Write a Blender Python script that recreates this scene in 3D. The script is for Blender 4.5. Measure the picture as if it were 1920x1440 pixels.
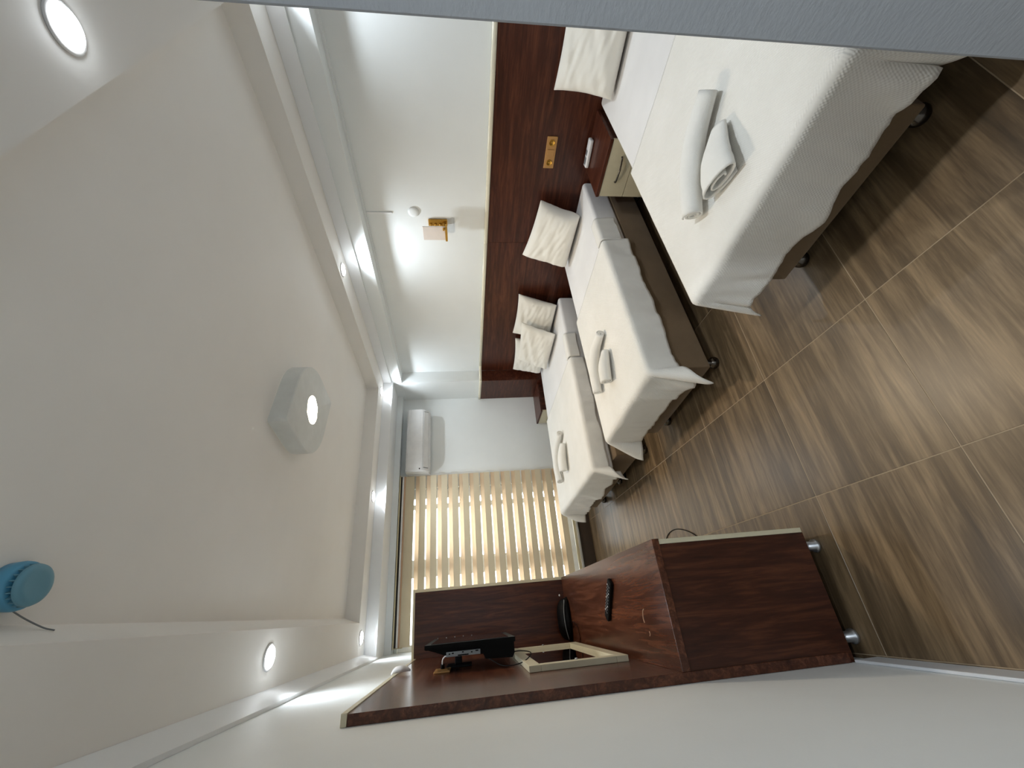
import bpy, bmesh, math, random
from mathutils import Vector, Matrix, noise

# ------------------------------------------------------------------ camera, world, exposure
scene = bpy.context.scene
for o in list(bpy.data.objects):
    bpy.data.objects.remove(o, do_unlink=True)
COL = scene.collection
PI = math.pi

F_PX, YAW, PITCH, ROLL, H = 768.7, 0.50905, -0.11958, -0.032985, 1.52
fw = Vector((math.sin(YAW) * math.cos(PITCH), math.cos(YAW) * math.cos(PITCH), math.sin(PITCH)))
rt0 = Vector((math.cos(YAW), -math.sin(YAW), 0))
up0 = rt0.cross(fw)
rt = rt0 * math.cos(ROLL) + up0 * math.sin(ROLL)
up = up0 * math.cos(ROLL) - rt0 * math.sin(ROLL)
cam_data = bpy.data.cameras.new('camera')
cam = bpy.data.objects.new('camera', cam_data)
COL.objects.link(cam)
# the photograph was taken with the phone turned on its side: the picture's left is the room's up
cam.matrix_world = Matrix(((-up.x, rt.x, -fw.x, 0), (-up.y, rt.y, -fw.y, 0), (-up.z, rt.z, -fw.z, H), (0, 0, 0, 1)))
cam_data.sensor_fit = 'HORIZONTAL'
cam_data.sensor_width = 36.0
cam_data.lens = F_PX / 1920.0 * 36.0
cam_data.clip_start = 0.02
scene.camera = cam

world = bpy.data.worlds.new('sky')
scene.world = world
world.use_nodes = True
wb = world.node_tree.nodes['Background']
wb.inputs[0].default_value = (0.93, 0.97, 1.0, 1)
wb.inputs[1].default_value = 2.1

scene.view_settings.view_transform = 'Standard'
scene.view_settings.look = 'None'
scene.view_settings.gamma = 1.0
scene.view_settings.use_curve_mapping = False
scene.view_settings.exposure = 1.5

DOWN_W = 3.2       # one recessed downlight
LAMP_W = 6.5       # warm ceiling lamp

# ------------------------------------------------------------------ right wall frame: s along the wall, d off the wall
TH = -0.085808
AX = Vector((math.sin(TH), math.cos(TH), 0))
BX = Vector((-math.cos(TH), math.sin(TH), 0))
W0 = Vector((3.267, 0, 0))
WROT = PI / 2 - TH


def W(s, d, z=0.0):
    p = W0 + AX * s + BX * d
    return Vector((p.x, p.y, z))


# ------------------------------------------------------------------ materials
def srgb(r, g, b):
    f = lambda c: ((c / 255.0) / 12.92) if c / 255.0 <= 0.04045 else (((c / 255.0) + 0.055) / 1.055) ** 2.4
    return (f(r), f(g), f(b), 1)


class NT:
    def __init__(self, name, rough=0.5, col=(0.8, 0.8, 0.8, 1), metal=0.0, spec=0.5):
        self.m = bpy.data.materials.new(name)
        self.m.use_nodes = True
        self.t = self.m.node_tree
        self.b = self.t.nodes['Principled BSDF']
        self.b.inputs['Base Color'].default_value = col
        self.b.inputs['Roughness'].default_value = rough
        self.b.inputs['Metallic'].default_value = metal
        self.b.inputs['Specular IOR Level'].default_value = spec

    def n(self, kind, **kw):
        nd = self.t.nodes.new(kind)
        for k, v in kw.items():
            if k in nd.inputs:
                nd.inputs[k].default_value = v
            else:
                setattr(nd, k, v)
        return nd

    def l(self, a, b):
        self.t.links.new(a, b)

    def coords(self, scale=(1, 1, 1), rnd=False):
        tc = self.n('ShaderNodeTexCoord')
        mp = self.n('ShaderNodeMapping')
        mp.inputs['Scale'].default_value = scale
        self.l(tc.outputs['Object'], mp.inputs[0])
        if rnd:
            oi = self.n('ShaderNodeObjectInfo')
            mu = self.n('ShaderNodeMath', operation='MULTIPLY')
            mu.inputs[1].default_value = 37.0
            self.l(oi.outputs['Random'], mu.inputs[0])
            self.l(mu.outputs[0], mp.inputs['Location'])
            self.rand = oi.outputs['Random']
        return mp.outputs[0]

    def ramp(self, fac, stops):
        r = self.n('ShaderNodeValToRGB')
        e = r.color_ramp.elements
        while len(e) < len(stops):
            e.new(0.5)
        for i, (p, c) in enumerate(stops):
            e[i].position = p
            e[i].color = c
        self.l(fac, r.inputs[0])
        return r.outputs[0]

    def noise(self, vec, scale, detail=4, rough=0.6, dist=0.0):
        nz = self.n('ShaderNodeTexNoise')
        nz.inputs['Scale'].default_value = scale
        nz.inputs['Detail'].default_value = detail
        nz.inputs['Roughness'].default_value = rough
        nz.inputs['Distortion'].default_value = dist
        self.l(vec, nz.inputs['Vector'])
        return nz.outputs[0]

    def bump(self, fac, strength, dist=0.01):
        b = self.n('ShaderNodeBump')
        b.inputs['Strength'].default_value = strength
        b.inputs['Distance'].default_value = dist
        self.l(fac, b.inputs['Height'])
        self.l(b.outputs[0], self.b.inputs['Normal'])


def paint(name, c1, c2, rough=0.6, bump=0.15, bscale=60, stretch=(1, 1, 1)):
    t = NT(name, rough)
    v = t.coords(stretch)
    n = t.noise(v, 1.7, 3)
    t.l(t.ramp(n, [(0.3, srgb(*c1)), (0.7, srgb(*c2))]), t.b.inputs['Base Color'])
    t.bump(t.noise(v, bscale, 5), bump, 0.004)
    return t.m


def wood(name, dark, mid, light, stretch, rough=0.35, swirl=0.6):
    t = NT(name, rough, spec=0.38)
    v = t.coords(stretch, rnd=True)
    n1 = t.noise(v, 3.0, 6, 0.65, swirl)
    n2 = t.noise(v, 14.0, 3, 0.6, 0.2)
    mx = t.n('ShaderNodeMath', operation='MULTIPLY_ADD')
    t.l(n2, mx.inputs[0])
    mx.inputs[1].default_value = 0.3
    t.l(n1, mx.inputs[2])
    t.l(t.ramp(mx.outputs[0], [(0.40, srgb(*dark)), (0.63, srgb(*mid)), (0.92, srgb(*light))]), t.b.inputs['Base Color'])
    t.bump(n2, 0.012, 0.001)
    return t.m


def plain(name, c, rough=0.45, metal=0.0, var=0.018, spec=0.5):
    t = NT(name, rough, srgb(*c), metal, spec)
    v = t.coords()
    n = t.noise(v, 9.0, 3)
    lo = srgb(*[max(0, int(x * (1 - var))) for x in c])
    hi = srgb(*[min(255, int(x * (1 + var))) for x in c])
    t.l(t.ramp(n, [(0.3, lo), (0.7, hi)]), t.b.inputs['Base Color'])
    return t.m


def emit(name, c, strength):
    t = NT(name, 0.5, (1, 1, 1, 1))
    t.b.inputs['Emission Color'].default_value = c
    t.b.inputs['Emission Strength'].default_value = strength
    return t.m


def cloth(name, c1, c2, scale=260, bump=0.35, wr=0.0):
    t = NT(name, 0.9, spec=0.15)
    v = t.coords()
    n = t.noise(v, 3.0, 3)
    t.l(t.ramp(n, [(0.3, srgb(*c1)), (0.7, srgb(*c2))]), t.b.inputs['Base Color'])
    vo = t.n('ShaderNodeTexVoronoi')
    vo.inputs['Scale'].default_value = scale
    t.l(v, vo.inputs['Vector'])
    h = vo.outputs['Distance']
    if wr:
        w = t.noise(v, 14.0, 4, 0.55, 0.8)
        mx = t.n('ShaderNodeMath', operation='MULTIPLY_ADD')
        t.l(w, mx.inputs[0])
        mx.inputs[1].default_value = wr
        t.l(h, mx.inputs[2])
        h = mx.outputs[0]
    t.bump(h, bump, 0.004)
    t.b.inputs['Sheen Weight'].default_value = 0.15
    return t.m


MAT = {}
MAT['wall'] = paint('wall_paint', (234, 238, 238), (239, 243, 243), 0.55, 0.12, 70)
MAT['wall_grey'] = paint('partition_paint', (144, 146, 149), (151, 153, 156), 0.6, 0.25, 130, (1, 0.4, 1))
MAT['ceil'] = paint('ceiling_paint', (241, 238, 233), (245, 242, 237), 0.7, 0.06, 50)
MAT['trim'] = paint('trim_paint', (238, 240, 241), (243, 244, 245), 0.5, 0.05, 50)
MAT['base'] = paint('baseboard_paint', (205, 208, 212), (214, 216, 219), 0.4, 0.05, 50)
MAT['wood_h'] = wood('headboard_wood', (42, 18, 10), (68, 32, 20), (104, 59, 40), (0.7, 11, 11), 0.33)
MAT['wood_v'] = wood('cabinet_side_wood', (40, 19, 11), (64, 32, 20), (104, 60, 38), (9, 9, 0.7), 0.32, 0.9)
MAT['wood_y'] = wood('desktop_wood', (54, 29, 19), (80, 45, 31), (124, 76, 52), (9, 0.55, 9), 0.27, 0.9)
MAT['cream'] = plain('cream_laminate', (214, 206, 178), 0.35)
MAT['rail'] = plain('cream_rail', (232, 226, 204), 0.22)
MAT['suede'] = cloth('bed_base_fabric', (112, 93, 70), (126, 105, 80), 420, 0.25)
MAT['sheet'] = cloth('sheet_cotton', (232, 230, 228), (240, 238, 236), 900, 0.12, 0.7)
MAT['pillow'] = cloth('pillow_cotton', (234, 230, 220), (242, 239, 230), 900, 0.3, 2.6)
MAT['spread'] = cloth('bedspread_pique', (232, 229, 221), (241, 238, 231), 130, 0.9, 0.6)
def waffle(m):
    t = NT.__new__(NT)
    t.m, t.t = m, m.node_tree
    t.b = t.t.nodes['Principled BSDF']
    hs = []
    for sg in ((1, 1, 1), (1, -1, -1)):
        v = t.coords(sg)
        w = t.n('ShaderNodeTexWave', bands_direction='DIAGONAL')
        w.inputs['Scale'].default_value = 58.0
        w.inputs['Distortion'].default_value = 0.6
        w.inputs['Detail'].default_value = 1.0
        t.l(v, w.inputs[0])
        hs.append(w.outputs['Fac'])
    ad = t.n('ShaderNodeMath', operation='ADD')
    t.l(hs[0], ad.inputs[0])
    t.l(hs[1], ad.inputs[1])
    n2 = t.noise(t.coords(), 10.0, 4, 0.6, 1.0)
    ma = t.n('ShaderNodeMath', operation='MULTIPLY_ADD')
    t.l(n2, ma.inputs[0])
    ma.inputs[1].default_value = 3.0
    t.l(ad.outputs[0], ma.inputs[2])
    t.bump(ma.outputs[0], 0.32, 0.002)


waffle(MAT['spread'])
MAT['towel'] = cloth('towel_terry', (234, 232, 225), (242, 240, 234), 520, 0.3, 0.4)
MAT['chrome'] = plain('chrome', (190, 192, 195), 0.18, 1.0)
MAT['dchrome'] = plain('dark_chrome', (92, 86, 80), 0.22, 1.0)
MAT['silver'] = plain('satin_silver', (186, 188, 192), 0.32, 0.9)
MAT['black'] = plain('black_plastic', (8, 8, 9), 0.55, spec=0.15)
MAT['gloss_black'] = plain('screen_glass', (10, 9, 9), 0.08)
MAT['grey_panel'] = plain('connector_grey', (168, 178, 182), 0.45)
MAT['white_plastic'] = plain('white_plastic', (232, 232, 232), 0.3)
MAT['grey_plastic'] = plain('grey_plastic', (120, 124, 126), 0.4)
MAT['gold'] = plain('brushed_gold', (196, 148, 62), 0.3, 0.75)
MAT['gold_plate'] = plain('gold_plate', (186, 140, 84), 0.4, 0.25)
MAT['blue'] = plain('blue_plastic', (84, 156, 190), 0.45)
MAT['blue_cap'] = plain('blue_cap_plastic', (104, 156, 176), 0.4)
MAT['pvc'] = plain('white_pvc', (226, 228, 232), 0.3)
MAT['dark_thr'] = plain('dark_threshold_stone', (66, 54, 44), 0.4)
MAT['frost'] = plain('frosted_acrylic', (226, 216, 208), 0.5)
MAT['mirror'] = plain('mirror_glass', (235, 235, 235), 0.02, 1.0, 0.01)
MAT['headrail'] = plain('blind_rail', (206, 194, 158), 0.35)
MAT['brass_dark'] = plain('dark_slot', (40, 34, 24), 0.6)
MAT['cable_w'] = plain('white_cable', (216, 214, 210), 0.5)
MAT['lamp_white'] = plain('lamp_housing_white', (226, 228, 224), 0.5)
MAT['lens_cool'] = emit('downlight_lens', (0.93, 0.97, 1.0, 1), 5.0)
MAT['lens_warm'] = emit('lamp_lens_warm', (1.0, 0.86, 0.62, 1), 4.0)
MAT['chip'] = plain('bare_board', (196, 160, 128), 0.7)


def mk_fabric(name, c, transl, alpha):
    t = NT(name, 0.85, srgb(*c), spec=0.1)
    v = t.coords((1, 1, 1))
    n = t.noise(v, 420.0, 2)
    t.bump(n, 0.1, 0.001)
    tr = t.n('ShaderNodeBsdfTranslucent')
    tr.inputs[0].default_value = srgb(*c)
    mx = t.n('ShaderNodeMixShader')
    mx.inputs[0].default_value = transl
    t.l(t.b.outputs[0], mx.inputs[1])
    t.l(tr.outputs[0], mx.inputs[2])
    out = t.t.nodes['Material Output']
    last = mx.outputs[0]
    if alpha > 0:
        tp = t.n('ShaderNodeBsdfTransparent')
        tp.inputs[0].default_value = srgb(*c)
        m2 = t.n('ShaderNodeMixShader')
        m2.inputs[0].default_value = alpha
        t.l(last, m2.inputs[1])
        t.l(tp.outputs[0], m2.inputs[2])
        last = m2.outputs[0]
    t.l(last, out.inputs[0])
    return t.m


MAT['blind_dark'] = mk_fabric('blind_fabric_band', (226, 213, 185), 0.14, 0.0)
MAT['blind_light'] = mk_fabric('blind_fabric_single', (246, 230, 208), 0.62, 0.05)


def mk_glass():
    t = NT('window_glass', 0.02)
    tp = t.n('ShaderNodeBsdfTransparent')
    tp.inputs[0].default_value = (0.93, 0.96, 0.97, 1)
    gl = t.n('ShaderNodeBsdfGlossy')
    gl.inputs['Roughness'].default_value = 0.02
    fr = t.n('ShaderNodeFresnel')
    mx = t.n('ShaderNodeMixShader')
    t.l(fr.outputs[0], mx.inputs[0])
    t.l(tp.outputs[0], mx.inputs[1])
    t.l(gl.outputs[0], mx.inputs[2])
    t.l(mx.outputs[0], t.t.nodes['Material Output'].inputs[0])
    return t.m


MAT['glass'] = mk_glass()


def mk_tile():
    t = NT('wood_look_tile', 0.34)
    v = t.coords((0.55, 6.5, 1), rnd=True)
    n1 = t.noise(v, 2.6, 6, 0.62, 0.5)
    n2 = t.noise(v, 16.0, 3, 0.6, 0.1)
    mx = t.n('ShaderNodeMath', operation='MULTIPLY_ADD')
    t.l(n2, mx.inputs[0])
    mx.inputs[1].default_value = 0.3
    t.l(n1, mx.inputs[2])
    col = t.ramp(mx.outputs[0], [(0.36, srgb(64, 52, 38)), (0.6, srgb(93, 76, 55)), (0.86, srgb(136, 114, 86))])
    hs = t.n('ShaderNodeHueSaturation')
    mr = t.n('ShaderNodeMapRange')
    mr.inputs[3].default_value = 0.84
    mr.inputs[4].default_value = 1.12
    t.l(t.rand, mr.inputs[0])
    t.l(mr.outputs[0], hs.inputs['Value'])
    t.l(col, hs.inputs['Color'])
    t.l(hs.outputs[0], t.b.inputs['Base Color'])
    t.bump(n2, 0.06, 0.002)
    return t.m


MAT['tile'] = mk_tile()
MAT['grout'] = plain('grout', (156, 138, 113), 0.9)


# ------------------------------------------------------------------ mesh helpers
def obj(name, bm, mat, parent=None, smooth=False, loc=None, rotz=0.0):
    me = bpy.data.meshes.new(name)
    bmesh.ops.recalc_face_normals(bm, faces=bm.faces)
    bm.to_mesh(me)
    bm.free()
    me.materials.append(MAT[mat])
    if mat in ('spread', 'towel') and sum(p.normal.z * p.area for p in me.polygons) < 0:
        me.flip_normals()
    if smooth:
        for p in me.polygons:
            p.use_smooth = True
    o = bpy.data.objects.new(name, me)
    COL.objects.link(o)
    if parent:
        o.parent = parent
    if loc is not None:
        o.location = loc
    o.rotation_euler.z = rotz
    return o


def sharp(o, ang=35):
    o.data.polygons.foreach_set('use_smooth', [True] * len(o.data.polygons))
    bm = bmesh.new()
    bm.from_mesh(o.data)
    for e in bm.edges:
        e.smooth = not (len(e.link_faces) == 2 and e.calc_face_angle(0) > math.radians(ang))
    bm.to_mesh(o.data)
    bm.free()
    return o


def thing(name, label, cat, loc=(0, 0, 0), rotz=0.0, group=None):
    o = bpy.data.objects.new(name, None)
    o.empty_display_size = 0.05
    COL.objects.link(o)
    o.location = loc
    o.rotation_euler.z = rotz
    return tag(o, label, cat, group)


def tag(o, label, cat, group=None):
    o['label'] = label
    o['category'] = cat
    if group:
        o['group'] = group
    return o


def struct(o, label=None):
    o['kind'] = 'structure'
    if label:
        o['label'] = label
    return o


def B():
    return bmesh.new()


def box(bm, x0, x1, y0, y1, z0, z1, bev=0.0, seg=2):
    r = bmesh.ops.create_cube(bm, size=1.0)
    for v in r['verts']:
        v.co = Vector(((x0 + x1) / 2 + v.co.x * (x1 - x0), (y0 + y1) / 2 + v.co.y * (y1 - y0), (z0 + z1) / 2 + v.co.z * (z1 - z0)))
    if bev > 0:
        es = list({e for v in r['verts'] for e in v.link_edges})
        bmesh.ops.bevel(bm, geom=es, offset=bev, segments=seg, profile=0.5, affect='EDGES')
    return bm


def bxo(name, dims, mat, parent=None, bev=0.0, loc=None, rotz=0.0, seg=2):
    return obj(name, box(B(), *dims, bev, seg), mat, parent, bev > 0 and seg > 2, loc, rotz)


def prism(bm, pts, z0, z1, ztop=None):
    """extrude an xy polygon from z0 to z1"""
    lo = [bm.verts.new((p[0], p[1], z0)) for p in pts]
    hi = [bm.verts.new((p[0], p[1], (ztop[i] if ztop else z1))) for i, p in enumerate(pts)]
    bm.faces.new(list(reversed(lo)))
    bm.faces.new(hi)
    n = len(pts)
    for i in range(n):
        bm.faces.new((lo[i], lo[(i + 1) % n], hi[(i + 1) % n], hi[i]))
    return bm


def prof_y(bm, pts, y0, y1):
    """extrude an xz polygon along y"""
    a_ = [bm.verts.new((p[0], y0, p[1])) for p in pts]
    b_ = [bm.verts.new((p[0], y1, p[1])) for p in pts]
    bm.faces.new(a_)
    bm.faces.new(list(reversed(b_)))
    n = len(pts)
    for i in range(n):
        bm.faces.new((a_[i], b_[i], b_[(i + 1) % n], a_[(i + 1) % n]))
    return bm


def prof_x(bm, pts, x0, x1):
    """extrude a yz polygon along x"""
    a_ = [bm.verts.new((x0, p[0], p[1])) for p in pts]
    b_ = [bm.verts.new((x1, p[0], p[1])) for p in pts]
    bm.faces.new(a_)
    bm.faces.new(list(reversed(b_)))
    n = len(pts)
    for i in range(n):
        bm.faces.new((a_[i], b_[i], b_[(i + 1) % n], a_[(i + 1) % n]))
    return bm


def lathe(bm, prof, seg=28, M=None, cap=True):
    rings = []
    for r, z in prof:
        ring = []
        for k in range(seg):
            t = 2 * PI * k / seg
            v = Vector((r * math.cos(t), r * math.sin(t), z))
            ring.append(bm.verts.new(M @ v if M else v))
        rings.append(ring)
    for i in range(len(rings) - 1):
        for k in range(seg):
            bm.faces.new((rings[i][k], rings[i][(k + 1) % seg], rings[i + 1][(k + 1) % seg], rings[i + 1][k]))
    if cap:
        bm.faces.new(list(reversed(rings[0])))
        bm.faces.new(rings[-1])
    return bm


def smooth_path(pts, n):
    """Catmull-Rom through the points"""
    P = [Vector(p) for p in pts]
    P = [P[0] * 2 - P[1]] + P + [P[-1] * 2 - P[-2]]
    out = []
    segs = len(P) - 3
    for i in range(n + 1):
        t = i / n * segs
        k = min(int(t), segs - 1)
        t -= k
        p0, p1, p2, p3 = P[k:k + 4]
        out.append(0.5 * ((2 * p1) + (p2 - p0) * t + (2 * p0 - 5 * p1 + 4 * p2 - p3) * t * t + (3 * p1 - p0 - 3 * p2 + p3) * t ** 3))
    return out


def tube(bm, pts, r, seg=8, n=None):
    P = smooth_path(pts, n or len(pts) * 6)
    rings = []
    for i, p in enumerate(P):
        d = (P[min(i + 1, len(P) - 1)] - P[max(i - 1, 0)]).normalized()
        u = d.orthogonal().normalized() if i == 0 else (u - d * u.dot(d)).normalized()
        v = d.cross(u)
        rings.append([bm.verts.new(p + (u * math.cos(2 * PI * k / seg) + v * math.sin(2 * PI * k / seg)) * r) for k in range(seg)])
    for i in range(len(rings) - 1):
        for k in range(seg):
            bm.faces.new((rings[i][k], rings[i][(k + 1) % seg], rings[i + 1][(k + 1) % seg], rings[i + 1][k]))
    bm.faces.new(list(reversed(rings[0])))
    bm.faces.new(rings[-1])
    return bm


# ------------------------------------------------------------------ room shell
XL = -0.278         # left wall
YW = 5.22           # window wall
YB = -1.5           # corridor end
XP, YP = 0.70, 0.2450   # corner of the partition (bathroom block)
ZS, ZR = 2.525, 2.66    # soffit, tray ceiling

# floor: a grout bed and separate wood-look tiles
floor = struct(obj('floor', box(B(), XL - 0.1, 3.5, YB - 0.1, YW + 0.1, -0.08, -0.0008), 'grout'))
TX, TY = 0.5885, 0.6125
tile_me = None
for i in range(-2, 6):
    for j in range(-5, 7):
        x0, x1 = 0.3245 + i * TX, 0.3245 + (i + 1) * TX
        y0, y1 = 1.07 + j * TY, 1.07 + (j + 1) * TY
        if x1 < XL or y1 < YB or y0 > YW or x0 > W(y0, 0).x + 0.05:
            continue
        if x0 > XP + 0.15 and y1 < YP - 0.1:
            continue
        if tile_me is None:
            g = 0.0011
            t = obj('floor_tile', box(B(), -TX / 2 + g, TX / 2 - g, -TY / 2 + g, TY / 2 - g, -0.012, 0, 0.0012, 1), 'tile', floor)
            tile_me = t.data
        else:
            t = bpy.data.objects.new('floor_tile', tile_me)
            COL.objects.link(t)
            t.parent = floor
        t.location = ((x0 + x1) / 2, (y0 + y1) / 2, 0)

wall_left = struct(bxo('wall_left', (XL - 0.15, XL, YB, YW + 0.2, -0.05, 2.8), 'wall'))
struct(bxo('baseboard_left', (XL + 0.0005, XL + 0.011, YB, 1.725, 0.0, 0.1), 'base', None, 0.003))
wr = B()
prism(wr, [W(-0.3, 0), W(5.6, 0), W(5.6, -0.15), W(-0.3, -0.15)], -0.05, 2.8)
struct(obj('wall_right', wr, 'wall'))
# column in the far right corner, flush with the beam
CX = 2.705
colb = B()
xw = lambda y: W0.x + math.tan(TH) * y
prism(colb, [(CX, 4.723), (xw(4.723) + 0.02, 4.723), (xw(YW) + 0.02, YW), (CX, YW)], 0, 2.303)
struct(obj('wall_column', colb, 'wall'))
# window wall with its opening
OX0, OX1, OZ0, OZ1 = XL, 1.45, 0.185, 2.30
wf = B()
box(wf, OX1, 3.0, YW, YW + 0.2, -0.05, 2.8)
box(wf, XL - 0.1, OX1, YW, YW + 0.2, OZ1, 2.8)
box(wf, XL - 0.1, OX1, YW, YW + 0.2, -0.05, OZ0 - 0.03)
struct(obj('wall_far', wf, 'wall'))
struct(bxo('baseboard_far', (XL + 0.001, 1.62, YW - 0.014, YW - 0.0005, 0.0, 0.152), 'dark_thr', None, 0.003), 'dark stone skirting under the window blind')
struct(bxo('trim_sill', (XL + 0.001, 1.60, YW - 0.02, YW + 0.1, OZ0 - 0.029, OZ0), 'pvc', None, 0.004), 'white sill strip under the window')
# partition block beside the camera and the end of the corridor
struct(bxo('wall_partition', (XP, 3.6, YB - 0.1, YP, -0.05, 2.7), 'wall_grey', None, 0.004))
struct(bxo('wall_back', (XL - 0.1, XP, YB - 0.12, YB, -0.05, 2.7), 'wall'))

# tray ceiling with its soffit ring, fascias and beams
struct(bxo('ceiling', (XL - 0.1, 3.6, YB - 0.1, YW + 0.2, ZR, ZR + 0.1), 'ceil'))
nearY = lambda x: 0.644 + 0.149 * (x - 0.99)
RX0 = 0.031
RY1 = 4.43
nr_s = 0.92
NR = W(nr_s, 0.405)
NR.y = nearY(NR.x)
FR = W(4.43, 0.405)
FR.y = RY1
FRx = W0.x + math.tan(TH) * RY1 - 0.405 / math.cos(TH)
NRx = NR.x
s1 = B()
prof_y(s1, [(XL, ZS), (RX0, ZS), (RX0 + 0.048, ZR), (XL, ZR)], nearY(RX0) - 0.01, RY1 + 0.05)
struct(obj('trim_soffit_left', s1, 'ceil'))
s2 = B()
prism(s2, [(XL, YB), (XP + 0.1, YB), (3.4, YP - 0.1), (3.4, nearY(NRx)), (NRx, nearY(NRx)), (RX0, nearY(RX0)), (XL, nearY(RX0))], ZS - 0.0005, ZR)
struct(obj('trim_soffit_near', s2, 'ceil'))
s3 = B()
prism(s3, [(NRx, nearY(NRx)), (3.4, nearY(NRx)), (3.4, YW), (FRx, YW), (FRx, RY1)], ZS, ZR)
struct(obj('trim_soffit_right', s3, 'ceil'))
s4 = B()
prism(s4, [(XL, RY1), (FRx, RY1), (FRx, YW), (XL, YW)], ZS - 0.0003, ZR)
struct(obj('trim_soffit_far', s4, 'ceil'))
# left crown moulding
m1 = B()
prof_y(m1, [(XL + 0.0005, 2.392), (XL + 0.016, 2.392), (-0.229, ZS - 0.001), (XL + 0.0005, ZS - 0.001)], 0.0, 4.69)
struct(obj('trim_crown_left', m1, 'trim'))
# right fascia and beam
bm_ = B()
prism(bm_, [W(-0.2, 0.155), W(4.735, 0.155), W(4.735, 0.0005), W(-0.2, 0.0005)], 2.303, ZS)
struct(obj('trim_beam_right', bm_, 'wall'))
bm_ = B()
prism(bm_, [W(-0.2, 0.172), W(4.72, 0.172), W(4.72, 0.1555), W(-0.2, 0.1555)], 2.427, ZS - 0.001)
struct(obj('trim_fascia_right', bm_, 'trim'))
bm_ = B()
prism(bm_, [W(-0.2, 0.022), W(4.72, 0.022), W(4.72, 0.0005), W(-0.2, 0.0005)], 2.286, 2.3025)
struct(obj('trim_cable_strip', bm_, 'trim'), 'thin white strip along the wall under the beam')
# beam over the column and over the window, far fascia box
bm_ = B()
prism(bm_, [(CX - 0.001, 4.70), (xw(4.7), 4.70), (xw(YW), YW), (CX - 0.001, YW)], 2.3035, ZS - 0.002)
struct(obj('trim_beam_column', bm_, 'wall'))
struct(bxo('trim_beam_far', (XL + 0.001, CX - 0.002, 5.10, YW - 0.0005, 2.338, 2.4095), 'wall'))
struct(bxo('trim_fascia_far', (XL + 0.001, CX - 0.002, 4.694, YW - 0.001, 2.41, ZS - 0.001), 'trim'))

# ------------------------------------------------------------------ window and blind
win = struct(thing('window_1', 'white framed balcony window behind the striped blind', 'window', (0, YW + 0.08, 0)))
del win['category']


def wpart(name, x0, x1, z0, z1, m='pvc', y0=-0.02, y1=0.04):
    return bxo(name, (x0, x1, y0, y1, z0, z1), m, win, 0.004 if m == 'pvc' else 0)


wpart('window_frame', 1.335, OX1 - 0.001, OZ0 + 0.001, OZ1 - 0.001)
wpart('window_frame', OX0 + 0.001, OX0 + 0.06, OZ0 + 0.001, OZ1 - 0.001)
wpart('window_frame', OX0 + 0.061, 1.334, OZ1 - 0.06, OZ1 - 0.001)
wpart('window_frame', OX0 + 0.061, 1.334, OZ0 + 0.001, OZ0 + 0.08)
wpart('window_stile', 1.205, 1.262, OZ0 + 0.081, OZ1 - 0.061)
wpart('window_stile', 0.435, 0.625, OZ0 + 0.081, OZ1 - 0.061)
for xa, xb in ((1.263, 1.334), (0.626, 1.204), (OX0 + 0.061, 0.425)):
    wpart('window_pane', xa, xb, OZ0 + 0.081, OZ1 - 0.061, 'glass', 0.008, 0.014)

blind = thing('roller_blind', 'beige striped day and night blind covering the window on the far wall', 'blind', (0, 5.15, 0))
BX0, BX1 = -0.225, 1.585
prof = B()
prof_x(prof, [(-0.043, 2.318), (-0.043, 2.332), (0.04, 2.332), (0.04, 2.24), (0.034, 2.24), (0.034, 2.325), (-0.037, 2.325), (-0.037, 2.318)], BX0 - 0.01, BX1 + 0.006)
bxo('rail_groove', (BX0, BX1, -0.02, 0.033, 2.300, 2.324), 'brass_dark', blind)
bxo('valance_strip', (BX0, BX1, -0.034, 0.033, 2.280, 2.2995), 'white_plastic', blind, 0.004)
bxo('valance_strip', (BX0, BX1, -0.030, 0.033, 2.262, 2.2795), 'chip', blind, 0.002)
obj('head_rail', prof, 'headrail', blind)
rl = B()
lathe(rl, [(0.024, 0), (0.024, BX1 - BX0 - 0.02)], 20, Matrix.Translation((BX0 + 0.01, 0.004, 2.234)) @ Matrix.Rotation(PI / 2, 4, 'Y'))
obj('roller_tube', rl, 'blind_dark', blind, True)
z = 2.143
PITCH_B = 0.1325
k = 0
first_dark = first_light = None
top = B()
box(top, BX0, BX1, -0.0235, -0.0225, 2.155, 2.2615)
obj('fabric_band', top, 'blind_dark', blind)
while z > 0.30:
    # slit z+-0.010, light single layer below it, then the opaque double band
    zl = z - 0.007
    if first_light is None:
        first_light = bxo('sheer_strip', (BX0, BX1, 0.0, 0.001, -0.050, 0.0), 'blind_light', blind)
        first_dark = bxo('fabric_band', (BX0, BX1, -0.0235, -0.0225, -0.0725, 0.0), 'blind_dark', blind)
        a1, a2 = first_light, first_dark
    else:
        a1, a2 = first_light.copy(), first_dark.copy()
        COL.objects.link(a1)
        COL.objects.link(a2)
    a1.location = (0, -0.012, zl)
    a2.location = (0, 0, zl - 0.046)
    z -= PITCH_B
    k += 1
bxo('bottom_bar', (BX0, BX1, -0.032, -0.012, 0.205, 0.24), 'headrail', blind, 0.004)
pul = B()
tube(pul, [(BX1 + 0.004, -0.035, 2.25), (BX1 + 0.006, -0.036, 1.5), (BX1 + 0.004, -0.035, 0.75)], 0.002, 6)
obj('pull_chain', pul, 'white_plastic', blind, True)


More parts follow.
